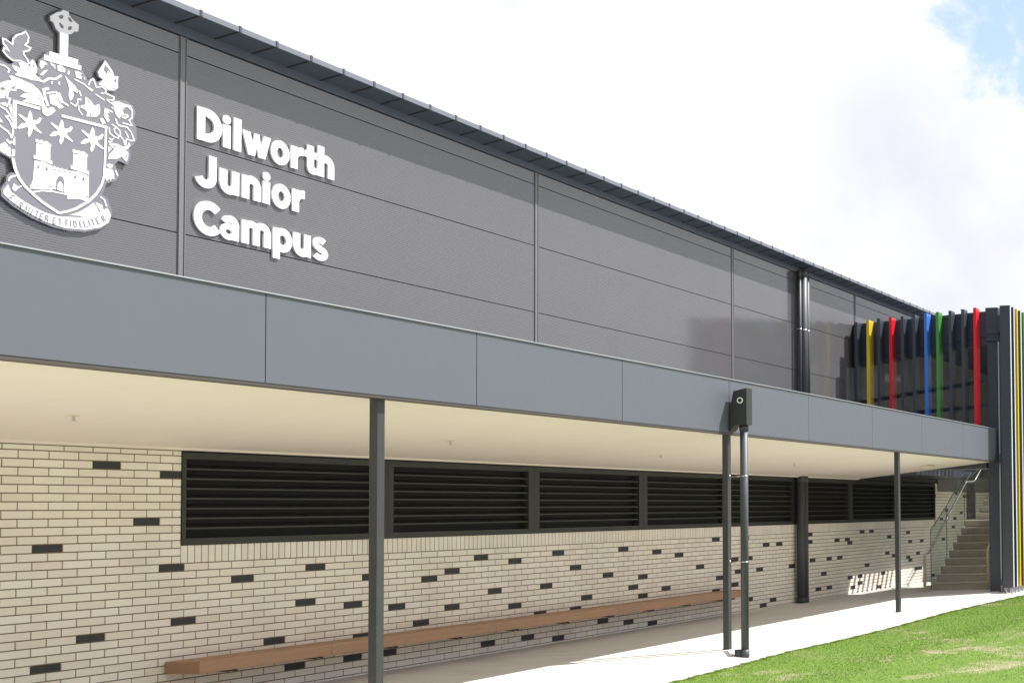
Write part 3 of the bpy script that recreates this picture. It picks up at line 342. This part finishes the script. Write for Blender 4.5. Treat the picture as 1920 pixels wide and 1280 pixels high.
# posts
def post(x, label):
    t = empty('canopy_post', (x,10.02,G), label, 'post', 'square steel posts holding up the canopy')
    p = MB(); p.box(x-.05,x+.05,9.977,10.063,G,1.25,0,.004); p.build('post_shaft', M_steel, t)
    p = MB(); p.box(x-.055,x+.055,9.97,10.07,G-.005,G+.012); p.build('base_plate', M_steel, t); return t
post(11.87, 'charcoal square steel canopy post nearest the camera, in front of the bench')
post(18.62, 'charcoal square steel canopy post right beside the round downpipe with rainwater head')
post(25.34, 'charcoal square steel canopy post standing alone closest to the stairs')
# ------------------------------------------------------------------ rainwater pipe in front of the canopy
px, py = 18.56, 9.712
D = empty('rainwater_downpipe', (px,py,-2.12), 'round charcoal downpipe under a boxy rainwater head on the canopy fascia', 'downpipe')
p = MB(); p.prismx([(9.885,1.577),(9.82,1.887),(9.612,1.93),(9.612,1.385),(9.815,1.37),(9.87,1.29),(9.885,1.29)],18.45,18.62)
rh = p.build('rainwater_head', M_louv, D, bevel=.003)
p = MB()
for k in range(24):
    a0 = 2*math.pi*k/24; a1 = 2*math.pi*(k+1)/24; cy, cz = 9.712, 1.745
    for (r0,r1) in ((.030,.046),): p.add([(18.44,cy+r0*math.cos(a0),cz+r0*math.sin(a0)),(18.44,cy+r1*math.cos(a0),cz+r1*math.sin(a0)),(18.44,cy+r1*math.cos(a1),cz+r1*math.sin(a1)),(18.44,cy+r0*math.cos(a1),cz+r0*math.sin(a1)),(18.452,cy+r0*math.cos(a0),cz+r0*math.sin(a0)),(18.452,cy+r0*math.cos(a1),cz+r0*math.sin(a1)),(18.452,cy+r1*math.cos(a0),cz+r1*math.sin(a0)),(18.452,cy+r1*math.cos(a1),cz+r1*math.sin(a1))],[(0,3,2,1),(0,4,5,3),(1,2,7,6)])
p.build('overflow_ring', M_white, rh)
p = MB(); p.tube((18.444,9.712,1.745),(18.4495,9.712,1.745),.030,20); p.build('overflow_hole', M_black, rh)
p = MB(); p.tube((px,py,-1.99),(px,py,1.39),.056,24); p.build('pipe', M_pvc, D, smooth=True)
p = MB(); p.tube((px,py,-2.14),(px,py,-1.96),.064,24); p.tube((px-.02,py+.095,-2.14),(px-.02,py+.095,-1.96),.055,20); p.build('pipe_boot', M_pvc, D, smooth=True)
p = MB(); p.tube((px,py,1.30),(px,py,1.375),.066,24); p.build('pipe_socket', M_pvc, D, smooth=True)
for z in (.62, -.66):
    p = MB(); p.tube((px,py,z-.006),(px,py,z+.006),.058,24); p.box(18.60,18.64,9.965,9.976,z-.02,z+.02); p.path([(px+.03,py+.05,z),(18.62,9.97,z-.01)],.005,8); p.build('pipe_bracket', M_ss, D, smooth=True)
# ------------------------------------------------------------------ downpipes on the wall
def wallpipe(x, z0, z1, r, label, grp, br=True):
    t = empty('wall_downpipe', (x,13.50,z0), label, 'downpipe', grp)
    p = MB(); p.tube((x,13.50,z0),(x,13.50,z1),r,20); p.build('pipe', M_pvc, t, smooth=True)
    for q0, q1 in ((z0,z0+.12),(z1-.14,z1)): p = MB(); p.tube((x,13.50,q0),(x,13.50,q1),r+.006,20); p.build('pipe_socket', M_pvc, t, smooth=True)
    z = z0+.55
    while br and z < z1-.3:
        p = MB(); p.tube((x,13.50,z-.012),(x,13.50,z+.012),r+.003,20); p.box(x-.01,x+.01,13.50,13.63,z-.01,z+.01); p.build('pipe_bracket', M_ss, t, smooth=True); z += 1.78
G1 = 'downpipes on the upper cladding'
wallpipe(28.40, 1.95, 5.62, .035, 'slim charcoal downpipe on the upper cladding, left of its three neighbours', G1)
wallpipe(28.585, 1.95, 5.65, .088, 'thick charcoal downpipe on the upper cladding between two slimmer pipes', G1)
wallpipe(28.79, 1.95, 5.66, .05, 'thin charcoal downpipe on the upper cladding, right of the thick pipe', G1)
G2 = 'downpipes on the brick wall'
wallpipe(28.36, G, .91, .085, 'charcoal downpipe against the brick wall, left one of the touching pair', G2, False)
wallpipe(28.57, G, .91, .078, 'charcoal downpipe against the brick wall, right one of the touching pair', G2, False)
# ------------------------------------------------------------------ bench
t = empty('wall_bench', (19.2,13.4,G+.36), 'long brown timber bench shelf cantilevered along the brick wall', 'bench')
p = MB(); segs = [13.14,14.94,17.9,20.9,23.3,25.35]
for a, b in zip(segs, segs[1:]): p.box(a+.001,b-.001,13.20,13.622,-1.60,-1.462)
p.build('bench_seat', M_timber, t, bevel=.006)
for x in np.arange(13.6, 25.3, 1.2):
    p = MB(); p.box(x-.06,x-.035,13.24,13.62,-1.625,-1.601); p.box(x+.035,x+.06,13.24,13.62,-1.625,-1.601); p.build('bench_bracket', M_steel, t)
# ------------------------------------------------------------------ soffit fittings
def soffz(y): return 1.256-(y-10.03)*.1012
for x, l in ((10.65,'pale sprinkler head on the canopy soffit above the brick pier, far left'),(15.41,'pale sprinkler head on the soffit between first post and second post, nearer the first'),(20.17,'pale sprinkler head on the soffit just right of the downpipe'),(24.93,'pale sprinkler head on the soffit above the last post')):
    z = soffz(11.99); t = empty('sprinkler_head', (x,11.99,z), l, 'sprinkler', 'sprinkler heads on the canopy soffit')
    p = MB(); p.tube((x,11.99,z-.006),(x,11.99,z+.004),.042,18); p.build('escutcheon', M_lamp, t)
    p = MB(); p.tube((x,11.99,z-.045),(x,11.99,z-.004),.011,10); p.tube((x,11.99,z-.05),(x,11.99,z-.046),.02,12); p.build('sprinkler_nozzle', M_ss, t)
t = empty('soffit_light', (30.0,11.1,soffz(11.1)), 'small cream rectangular light fitting on the soffit near the stairs', 'light fitting')
p = MB(); z = soffz(11.1); p.box(29.82,30.2,11.0,11.2,z-.05,z+.0); p.build('light_body', M_lamp, t, bevel=.01)
p = MB(); p.box(29.85,30.17,11.025,11.175,z-.058,z-.0505); p.build('diffuser', M_white, t)
# ------------------------------------------------------------------ coat of arms
t = empty('coat_of_arms', (11.86,13.53,3.25), 'large white and grey coat of arms with castle shield mounted on the dark cladding', 'emblem')
lvy = {0:(13.597,13.620),1:(13.5935,13.597),2:(13.5915,13.5935),3:(13.590,13.5915)}
KC = 13.594/13.53; cnt = 0
for (nm, lv, c, pts, w) in CREST:
    y0, y1 = lvy[lv]; cnt += 1; e = (cnt % 13)*.00006; m_ = MB(); pts = [(a*KC, b_*KC) for a, b_ in pts]
    if w: m_.ribbon(pts, w, y0-e, y1+.004)
    else: m_.prismy(pts, y0-e, y1+(.004 if lv else 0))
    m_.build(nm, M_plate if c == 'g' else M_white, t)
tb = {'F':[[(0,0),(0,1)],[(0,1),(.6,1)],[(0,.5),(.45,.5)]],'I':[[(.1,0),(.1,1)]],'R':[[(0,0),(0,1)],[(0,1),(.45,.95),(.5,.7),(.4,.52),(0,.5)],[(.25,.5),(.65,0)]],'M':[[(0,0),(.1,1),(.45,.2),(.8,1),(.9,0)]],'T':[[(.35,0),(.35,1)],[(0,1),(.7,1)]],'E':[[(0,0),(0,1)],[(0,1),(.6,1)],[(0,.5),(.45,.5)],[(0,0),(.6,0)]],'D':[[(0,0),(0,1),(.4,.93),(.6,.5),(.4,.07),(0,0)]],'L':[[(0,1),(0,0),(.6,0)]]}
hh = .062
for ch, x, z, ang in MOTTO:
    x *= KC; z *= KC
    ca, sa = math.cos(ang), math.sin(ang); wd = {'I':.2,'M':.9,'T':.7}.get(ch,.6)
    mo = MB()
    for st in tb[ch]:
        q = []
        for (u,v) in st: uu = (u-wd/2)*hh*.75; vv = (v-.5)*hh; q.append((x+uu*ca-vv*sa, z+uu*sa+vv*ca))
        mo.ribbon(q, .0085, 13.5895-random.random()*.0003, 13.5930)
    mo.build('motto_letter', M_text, t)
# ------------------------------------------------------------------ wall lettering
def arcpts(cx, cz, rx, rz, a0, a1, n=22): return [(cx+rx*math.cos(R(a0+(a1-a0)*i/n)), cz+rz*math.sin(R(a0+(a1-a0)*i/n))) for i in range(n+1)]
def rect(a,b,c,d): return ('p',[(a,b),(c,b),(c,d),(a,d)])
def arc(cx,cz,rx,rz,a0,a1,w): return ('r',arcpts(cx,cz,rx-w/2,rz-w/2,a0,a1),w)
GL = {
'D':[rect(0,0,.1,.385),rect(.05,0,.14,.09),rect(.05,.295,.14,.385),arc(.132,.1925,.182,.1925,-90,90,.098)],
'i':[rect(0,0,.1,.272),('c',.05,.335,.052)],
'l':[rect(0,0,.1,.39)],
'w':[('p',[(0,.28),(.102,.28),(.14,.125),(.162,.28),(.228,.28),(.252,.125),(.29,.28),(.39,.28),(.312,0),(.222,0),(.195,.135),(.168,0),(.078,0)])],
'o':[arc(.132,.14,.134,.152,0,360,.087)],
'r':[rect(0,0,.1,.28),('p',[(.08,.13),(.085,.235),(.12,.275),(.15,.288),(.185,.288),(.185,.188),(.15,.186),(.12,.172),(.102,.14)])],
't':[rect(.04,.08,.14,.355),rect(0,.195,.178,.28),('p',[(.04,.09),(.05,.035),(.085,.002),(.13,-.006),(.178,.002),(.178,.085),(.155,.082),(.142,.092),(.14,.12)])],
'h':[rect(0,0,.1,.39),arc(.13,.155,.13,.133,0,180,.095),rect(.16,0,.26,.158)],
'J':[rect(.18,.13,.28,.385),arc(.14,.135,.14,.14,0,-165,.098)],
'u':[rect(0,.12,.1,.28),rect(.16,0,.26,.28),arc(.13,.125,.13,.133,180,360,.095)],
'n':[rect(0,0,.1,.28),arc(.13,.155,.13,.133,0,180,.095),rect(.16,0,.26,.158)],
'C':[arc(.19,.1925,.195,.2,42,318,.1)],
'a':[arc(.108,.092,.112,.098,0,360,.07),rect(.152,0,.245,.17),arc(.125,.165,.122,.122,0,155,.082)],
'm':[rect(0,0,.1,.28),arc(.125,.165,.125,.123,0,180,.085),rect(.152,0,.248,.168),arc(.275,.165,.125,.123,0,180,.085),rect(.302,0,.4,.168)],
'p':[rect(0,-.1,.1,.28),arc(.14,.14,.138,.15,0,360,.087)],
's':[('r',arcpts(.122,.205,.075,.05,35,262)+arcpts(.122,.085,.082,.052,85,-150),.078)],
}
def word(name_label, glyphs, base):
    KL = 13.606/13.55; glyphs = [(c_, x_*KL) for c_, x_ in glyphs]; base *= KL
    t = empty('wall_lettering', (glyphs[0][1],13.57,base), name_label, 'lettering', 'raised white lettering on the dark cladding')
    for ch, x in glyphs:
        m_ = MB()
        for i, g in enumerate(GL[ch]):
            y0 = 13.606-.0006*i; y1 = 13.627
            if g[0] == 'p': m_.prismy([(x+a,base+b) for a,b in g[1]], y0, y1)
            elif g[0] == 'r': m_.ribbon([(x+a,base+b) for a,b in g[1]], g[2], y0, y1)
            else: m_.prismy([(x+g[1]+g[3]*math.cos(2*math.pi*k/24), base+g[2]+g[3]*math.sin(2*math.pi*k/24)) for k in range(24)], y0, y1)
        m_.build('letter', M_white, t)
word('top line of the three lines of raised white lettering on dark cladding', [('D',13.388),('i',13.718),('l',13.859),('w',13.979),('o',14.371),('r',14.656),('t',14.862),('h',15.06)], 4.455)
word('middle line of the three lines of raised white lettering on dark cladding', [('J',13.362),('u',13.679),('n',13.974),('i',14.262),('o',14.392),('r',14.683)], 3.92)
word('bottom line of the three lines of raised white lettering on dark cladding', [('C',13.362),('a',13.697),('m',13.977),('p',14.408),('u',14.704),('s',14.988)], 3.38)
# ------------------------------------------------------------------ fin screen around the stair tower
T = empty('fin_screen_tower', (31.6,9.8,-2.0), 'dark stair tower wrapped in vertical fins, some yellow, red, blue and green', 'fin screen')
p = MB(); p.prismx([(13.61,3.72),(10.12,4.21),(10.12,5.04),(13.61,4.83)],31.6,31.8); bmw = p.build('top_beam', M_beam, T)
for (za,zb,h) in ((4.72,4.945,.012),(3.89,4.39,.012)):
    q = MB(); q.prismx([(13.6,za),(10.13,zb),(10.13,zb+h),(13.6,za+h)],31.592,31.601); q.build('beam_joint', M_black, bmw)
for (za,zb) in ((2.78,3.26),(2.42,2.62)):
    q = MB(); q.prismx([(13.6,za),(10.12,zb),(10.12,zb+.09),(13.6,za+.09)],31.66,31.74); q.build('transom', M_beam, T)
side = [(13.42,4.851,'n'),(13.11,4.894,'y'),(12.83,4.924,'n'),(12.52,4.94,'r'),(12.215,4.956,'n'),(11.915,4.986,'n'),(11.61,5.015,'b'),(11.305,5.031,'g'),(10.98,5.05,'n'),(10.655,5.075,'n'),(10.345,5.103,'r')]
FC = {'n':(M_navy,None),'y':(M_yel,'yellow painted fin'),'r':(M_red,'red painted fin'),'b':(M_blu,'blue painted fin'),'g':(M_grn,'green painted fin')}
def fin_poly(m_, y, ztop):    # blade: front edge square, top cut slightly
    m_.box(31.31,31.6,y-.036,y+.036,2.1,ztop,0,.003)
for y, z, c in side:
    m_ = MB(); fin_poly(m_, y, z-.01); o = m_.build('fin', FC[c][0], T)
    if FC[c][1]: o['label'] = FC[c][1]
m_ = MB(); m_.box(31.6,31.85,9.86,10.13,-2.03,4.27,0,.01); m_.build('corner_column', M_beam, T)
m_ = MB(); m_.box(31.56,31.9,9.83,10.15,4.46,5.12,0,.01); m_.box(31.575,31.88,9.84,10.14,4.38,4.45,0,.01); m_.box(31.56,31.9,9.83,10.15,4.28,4.37,0,.01); m_.build('column_cap', M_beam, T)
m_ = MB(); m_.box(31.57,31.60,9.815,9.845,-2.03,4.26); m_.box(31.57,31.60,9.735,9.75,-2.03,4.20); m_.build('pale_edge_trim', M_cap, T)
seq = 'nnyngnrnnbnynnrgnn'
for i, c in enumerate(seq):
    x = 31.3+.3*i; m_ = MB(); m_.box(x,x+.07,9.44,9.70,-1.86,5.12+.0*i,0,.003); o = m_.build('fin', FC[c][0], T)
    if FC[c][1]: o['label'] = FC[c][1]
    if c == 'n' and i < 8: q = MB(); q.box(x+.004,x+.066,9.432,9.4395,-1.855,5.11); q.build('sunlit_front_edge', M_sunedge, o)  # pale strip puts the sun glancing off the fin fronts into colour
    for ya in (9.47,9.62): q = MB(); q.box(x+.015,x+.055,ya,ya+.04,-2.06,-1.862); q.build('fin_foot', M_cap, T)
for za, zb in ((4.5,4.9),(1.2,1.45),(-1.8,-1.65)): m_ = MB(); m_.box(31.38,36.6,9.71,9.78,za,zb); m_.build('screen_rail', M_beam, T)
m_ = MB(); m_.box(31.82,32.7,9.85,13.6,4.62,4.70); m_.box(32.7,43.5,10.6,13.6,4.62,4.70); m_.build('tower_sun_block', M_beam, T)  # unseen slabs added to keep sun off the fins and far wall
for k in range(9): m_ = MB(); m_.box(32.86+.3*k,32.97+.3*k,11.4,12.34,1.20,1.24); m_.build('sun_stripe_bar', M_beam, T)  # unseen bars added to break the sun patch into stripes
m_ = MB(); m_.box(31.63,32.6,10.2,12.34,1.1,1.3); m_.box(31.63,38,12.34,13.6,1.02,1.3); m_.box(37.9,43,9.9,13.6,1.35,1.6); m_.build('floor_sun_block', M_navy, T)  # dark ceiling; the short slab is added to bound the sun patch
m_ = MB(); m_.box(43,43.2,9.8,13.6,-2,4.6); m_.build('rear_wall', M_band, T)
# ------------------------------------------------------------------ stairs
S = empty('staircase', (32.3,11.2,G), 'flight of grey brown concrete steps rising behind the last post', 'stairs')
rz = .1955; tr = .3245; x = 32.42; z = G; steps = []
for k in range(9): steps.append((32.42+tr*k, G+rz*(k+1)))
for k in range(7): steps.append((36.02+tr*k, G+rz*(10+k)))
for k, (xx, zz) in enumerate(steps):
    xe = steps[k+1][0] if k+1 < len(steps) else xx+3
    m_ = MB(); m_.box(xx,xe+.03,10.2,11.92,zz-rz+.001 if k else G,zz-.03); st = m_.build('step', M_step, S)
    n_ = MB(); n_.box(xx-.025,xe+.003,10.2,11.93,zz-.03,zz); n_.build('step_nosing', M_nose, st)
m_ = MB(); pl = [(32.42,G)]
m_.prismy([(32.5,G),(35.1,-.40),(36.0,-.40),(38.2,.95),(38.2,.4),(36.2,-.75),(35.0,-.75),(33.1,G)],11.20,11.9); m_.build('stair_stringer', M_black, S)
Rg = empty('stair_handrail', (31.72,11.85,G), 'stainless handrail and green tinted glass balustrade on the wall side of the stairs', 'handrail')
m_ = MB(); m_.box(31.69,31.75,11.82,11.88,G,-1.04); m_.build('newel_post', M_warmss, Rg)
m_ = MB(); m_.path([(31.72,11.85,-1.02),(31.98,11.85,-1.0),(32.1,11.85,-.93),(34.9,11.85,.82),(35.0,11.85,.86),(35.6,11.85,.87),(35.75,11.85,.93),(38.3,11.85,2.45)],.024,12); m_.build('rail', M_ss, Rg, smooth=True)
for (a,b,za,zb,zc,zd) in ((32.47,33.65,-1.93,-.42,-1.22,.19),(33.67,35.1,-1.21,.20,-.36,1.07),(35.12,36.05,-.35,1.09,-.3,1.12),(36.07,38.2,-.29,1.13,.95,2.4)):
    m_ = MB(); m_.prismy([(a,za),(b,zc),(b,zd),(a,zb)],11.955,11.967); m_.build('glass_panel', M_glass, Rg)
    m_ = MB(); m_.ribbon([(a,za),(a,zb),(b,zd)],.012,11.953,11.969); m_.build('glass_edge', mat('dark glass edge',(.06,.11,.09),.2) if a < 33 else bpy.data.materials['dark glass edge'], Rg)
m_ = MB(); m_.path([(32.33,10.42,G),(32.33,10.42,-.95),(32.36,10.42,-.90),(35.0,10.42,.72)],.026,12); h2 = m_.build('stair_rail', M_warmss, None, smooth=True)
tag(h2, 'plain tubular handrail beside the dark column at the stair foot', 'handrail')
# ------------------------------------------------------------------ trees across the lawn (mirrored in the glossy cladding)
def tree(x, y, h, r, label):
    t = empty('broadleaf_tree', (x,y,-2.1), label, 'tree', 'trees across the lawn')
    m_ = MB(); m_.tube((x,y,-2.2),(x+.3,y,h*.45),.35,10,r2=.2)
    for k in range(7):
        a = k*.9; m_.tube((x+.2,y,h*.2+k*.3),(x+r*.6*math.cos(a),y+r*.6*math.sin(a),h*.5+k*.4),.14,6,r2=.04)
    m_.build('trunk', M_bark, t, smooth=True)
    n = 9000; cl = rng.normal(0,1,(26,3))*np.array([r*.45,r*.45,h*.2])+np.array([x,y,h*.58]); ci = rng.integers(0,26,n)
    c = cl[ci]+rng.normal(0,r*.17,(n,3)); d1 = rng.normal(0,.16,(n,3)); d2 = rng.normal(0,.16,(n,3))
    V = np.stack([c,c+d1,c+d2],1).reshape(-1,3); me = bpy.data.meshes.new('crown'); me.from_pydata(V.tolist(),[],[(3*i,3*i+1,3*i+2) for i in range(n)]); me.materials.append(M_leaf)
    o = bpy.data.objects.new('crown', me); lk(o, t); o.matrix_parent_inverse = PINV(t)
tree(80,-7.5,11,4.5,'tall broadleaf tree across the lawn, farthest from the school')
tree(78,-13.5,9.5,4.2,'shorter broadleaf tree across the lawn standing in the middle')
tree(82,-1.5,9.0,4.0,'round broadleaf tree across the lawn nearest the fin tower')
# ------------------------------------------------------------------ camera, light, sky
cam = bpy.data.cameras.new('camera'); co = bpy.data.objects.new('camera', cam); COL.objects.link(co); scene.camera = co
Mx = np.array(CAM)
co.matrix_world = Matrix(((Mx[0][0],-Mx[0][1],-Mx[0][2],0),(Mx[1][0],-Mx[1][1],-Mx[1][2],0),(Mx[2][0],-Mx[2][1],-Mx[2][2],0),(0,0,0,1)))
cam.sensor_width = 36; cam.lens = 2438.74/1920*36; cam.shift_x = (960-2362.94)/1920; cam.shift_y = (854.11-640)/1920
cam.clip_end = 2000; cam.clip_start = .1
sd = Vector((.457,-.508,1.0)).normalized()        # towards the sun
sun = bpy.data.lights.new('sun','SUN'); sun.energy = SUN_E; sun.angle = R(.55); sun.color = (1,.965,.92)
so = bpy.data.objects.new('sun', sun); COL.objects.link(so); so.rotation_euler = sd.to_track_quat('Z','Y').to_euler(); so.location = (20,-5,20)
w = bpy.data.worlds.new('World'); scene.world = w; w.use_nodes = True; N = w.node_tree.nodes; L = w.node_tree.links
bg = N['Background']; sky = N.new('ShaderNodeTexSky'); sky.sky_type = 'NISHITA'; sky.sun_disc = False
sky.sun_elevation = math.asin(sd.z); sky.sun_rotation = math.atan2(sd.x, sd.y); sky.air_density = 1.0; sky.dust_density = 1.2
sc_ = N.new('ShaderNodeVectorMath'); sc_.operation = 'SCALE'; sc_.inputs['Scale'].default_value = 1.3; L.new(sky.outputs[0], sc_.inputs[0])
tc = N.new('ShaderNodeTexCoord'); nz = N.new('ShaderNodeTexNoise'); nz.inputs['Scale'].default_value = 5.0; nz.inputs['Detail'].default_value = 9; nz.inputs['Roughness'].default_value = .62; nz.inputs['Distortion'].default_value = .4
L.new(tc.outputs['Generated'], nz.inputs['Vector'])
n3 = N.new('ShaderNodeTexNoise'); n3.inputs['Scale'].default_value = 7; n3.inputs['Detail'].default_value = 6; L.new(tc.outputs['Generated'], n3.inputs['Vector'])
def patch(d, c0, c1, amt):
    dp = N.new('ShaderNodeVectorMath'); dp.operation = 'DOT_PRODUCT'; L.new(tc.outputs['Generated'], dp.inputs[0]); dp.inputs[1].default_value = d
    mr = N.new('ShaderNodeMapRange'); mr.interpolation_type = 'SMOOTHSTEP'; mr.inputs[1].default_value = math.cos(R(c1)); mr.inputs[2].default_value = math.cos(R(c0)); mr.inputs[4].default_value = amt
    L.new(dp.outputs['Value'], mr.inputs[0]); return mr.outputs[0]
def add(a, b):
    m_ = N.new('ShaderNodeMath'); m_.operation = 'ADD'; L.new(a, m_.inputs[0]); L.new(b, m_.inputs[1]); return m_.outputs[0]
gap = add(add(patch((.8973,.281,.3405), 1.0, 5.4, .95), patch((.7682,.5473,.3322), .2, 1.8, .36)), patch((.9442,.2838,.1673), .3, 3.2, .42))
gm = N.new('ShaderNodeMath'); gm.operation = 'MULTIPLY_ADD'; L.new(nz.outputs[0], gm.inputs[0]); gm.inputs[1].default_value = 2.2; L.new(gap, gm.inputs[2])
gr_ = N.new('ShaderNodeMapRange'); gr_.interpolation_type = 'SMOOTHSTEP'; gr_.inputs[1].default_value = 1.60; gr_.inputs[2].default_value = 1.80; gr_.inputs[4].default_value = .8; L.new(gm.outputs[0], gr_.inputs[0])
lav = add(patch((.9169,.3331,.2198), 1.0, 8, .42), patch((.8105,.5068,.2936), .2, 2.4, .4))
lm_ = N.new('ShaderNodeMath'); lm_.operation = 'MULTIPLY'; L.new(lav, lm_.inputs[0]); n3r = N.new('ShaderNodeMapRange'); n3r.inputs[1].default_value = .38; n3r.inputs[2].default_value = .62; L.new(n3.outputs[0], n3r.inputs[0]); L.new(n3r.outputs[0], lm_.inputs[1])
cl = N.new('ShaderNodeMix'); cl.data_type = 'RGBA'; cl.inputs[6].default_value = (CLOUD*.97,CLOUD*.99,CLOUD*1.06,1); cl.inputs[7].default_value = (CLOUD*.50,CLOUD*.50,CLOUD*.60,1); L.new(lm_.outputs[0], cl.inputs[0])
mx = N.new('ShaderNodeMix'); mx.data_type = 'RGBA'; L.new(gr_.outputs[0], mx.inputs[0]); L.new(cl.outputs[2], mx.inputs[6]); L.new(sc_.outputs[0], mx.inputs[7])
sx = N.new('ShaderNodeSeparateXYZ'); L.new(tc.outputs['Generated'], sx.inputs[0])
nt_ = N.new('ShaderNodeTexNoise'); nt_.inputs['Scale'].default_value = 14; nt_.inputs['Detail'].default_value = 8; nt_.inputs['Roughness'].default_value = .6; L.new(tc.outputs['Generated'], nt_.inputs['Vector'])
bk = N.new('ShaderNodeMapRange'); bk.inputs[1].default_value = .2; bk.inputs[2].default_value = -.6; bk.inputs[3].default_value = .03; bk.inputs[4].default_value = .26; L.new(sx.outputs[0], bk.inputs[0])
th = N.new('ShaderNodeMath'); th.operation = 'MULTIPLY_ADD'; L.new(nt_.outputs[0], th.inputs[0]); th.inputs[1].default_value = .12; L.new(bk.outputs[0], th.inputs[2])
lt = N.new('ShaderNodeMath'); lt.operation = 'LESS_THAN'; L.new(sx.outputs[2], lt.inputs[0]); L.new(th.outputs[0], lt.inputs[1])
tl = N.new('ShaderNodeMix'); tl.data_type = 'RGBA'; L.new(lt.outputs[0], tl.inputs[0]); L.new(mx.outputs[2], tl.inputs[6]); tl.inputs[7].default_value = (.75,.78,.62,1)  # dark unseen treeline added at the horizon, raised behind camera to dim facing sides
L.new(tl.outputs[2], bg.inputs['Color']); bg.inputs['Strength'].default_value = WS
scene.view_settings.view_transform = 'Standard'; scene.view_settings.look = 'None'; scene.view_settings.exposure = EXPO; scene.view_settings.gamma = 1
scene.cycles.max_bounces = 8; scene.cycles.diffuse_bounces = 5; scene.cycles.glossy_bounces = 4; scene.cycles.transparent_max_bounces = 8; scene.cycles.use_denoising = True
scene.cycles.sample_clamp_indirect = 8
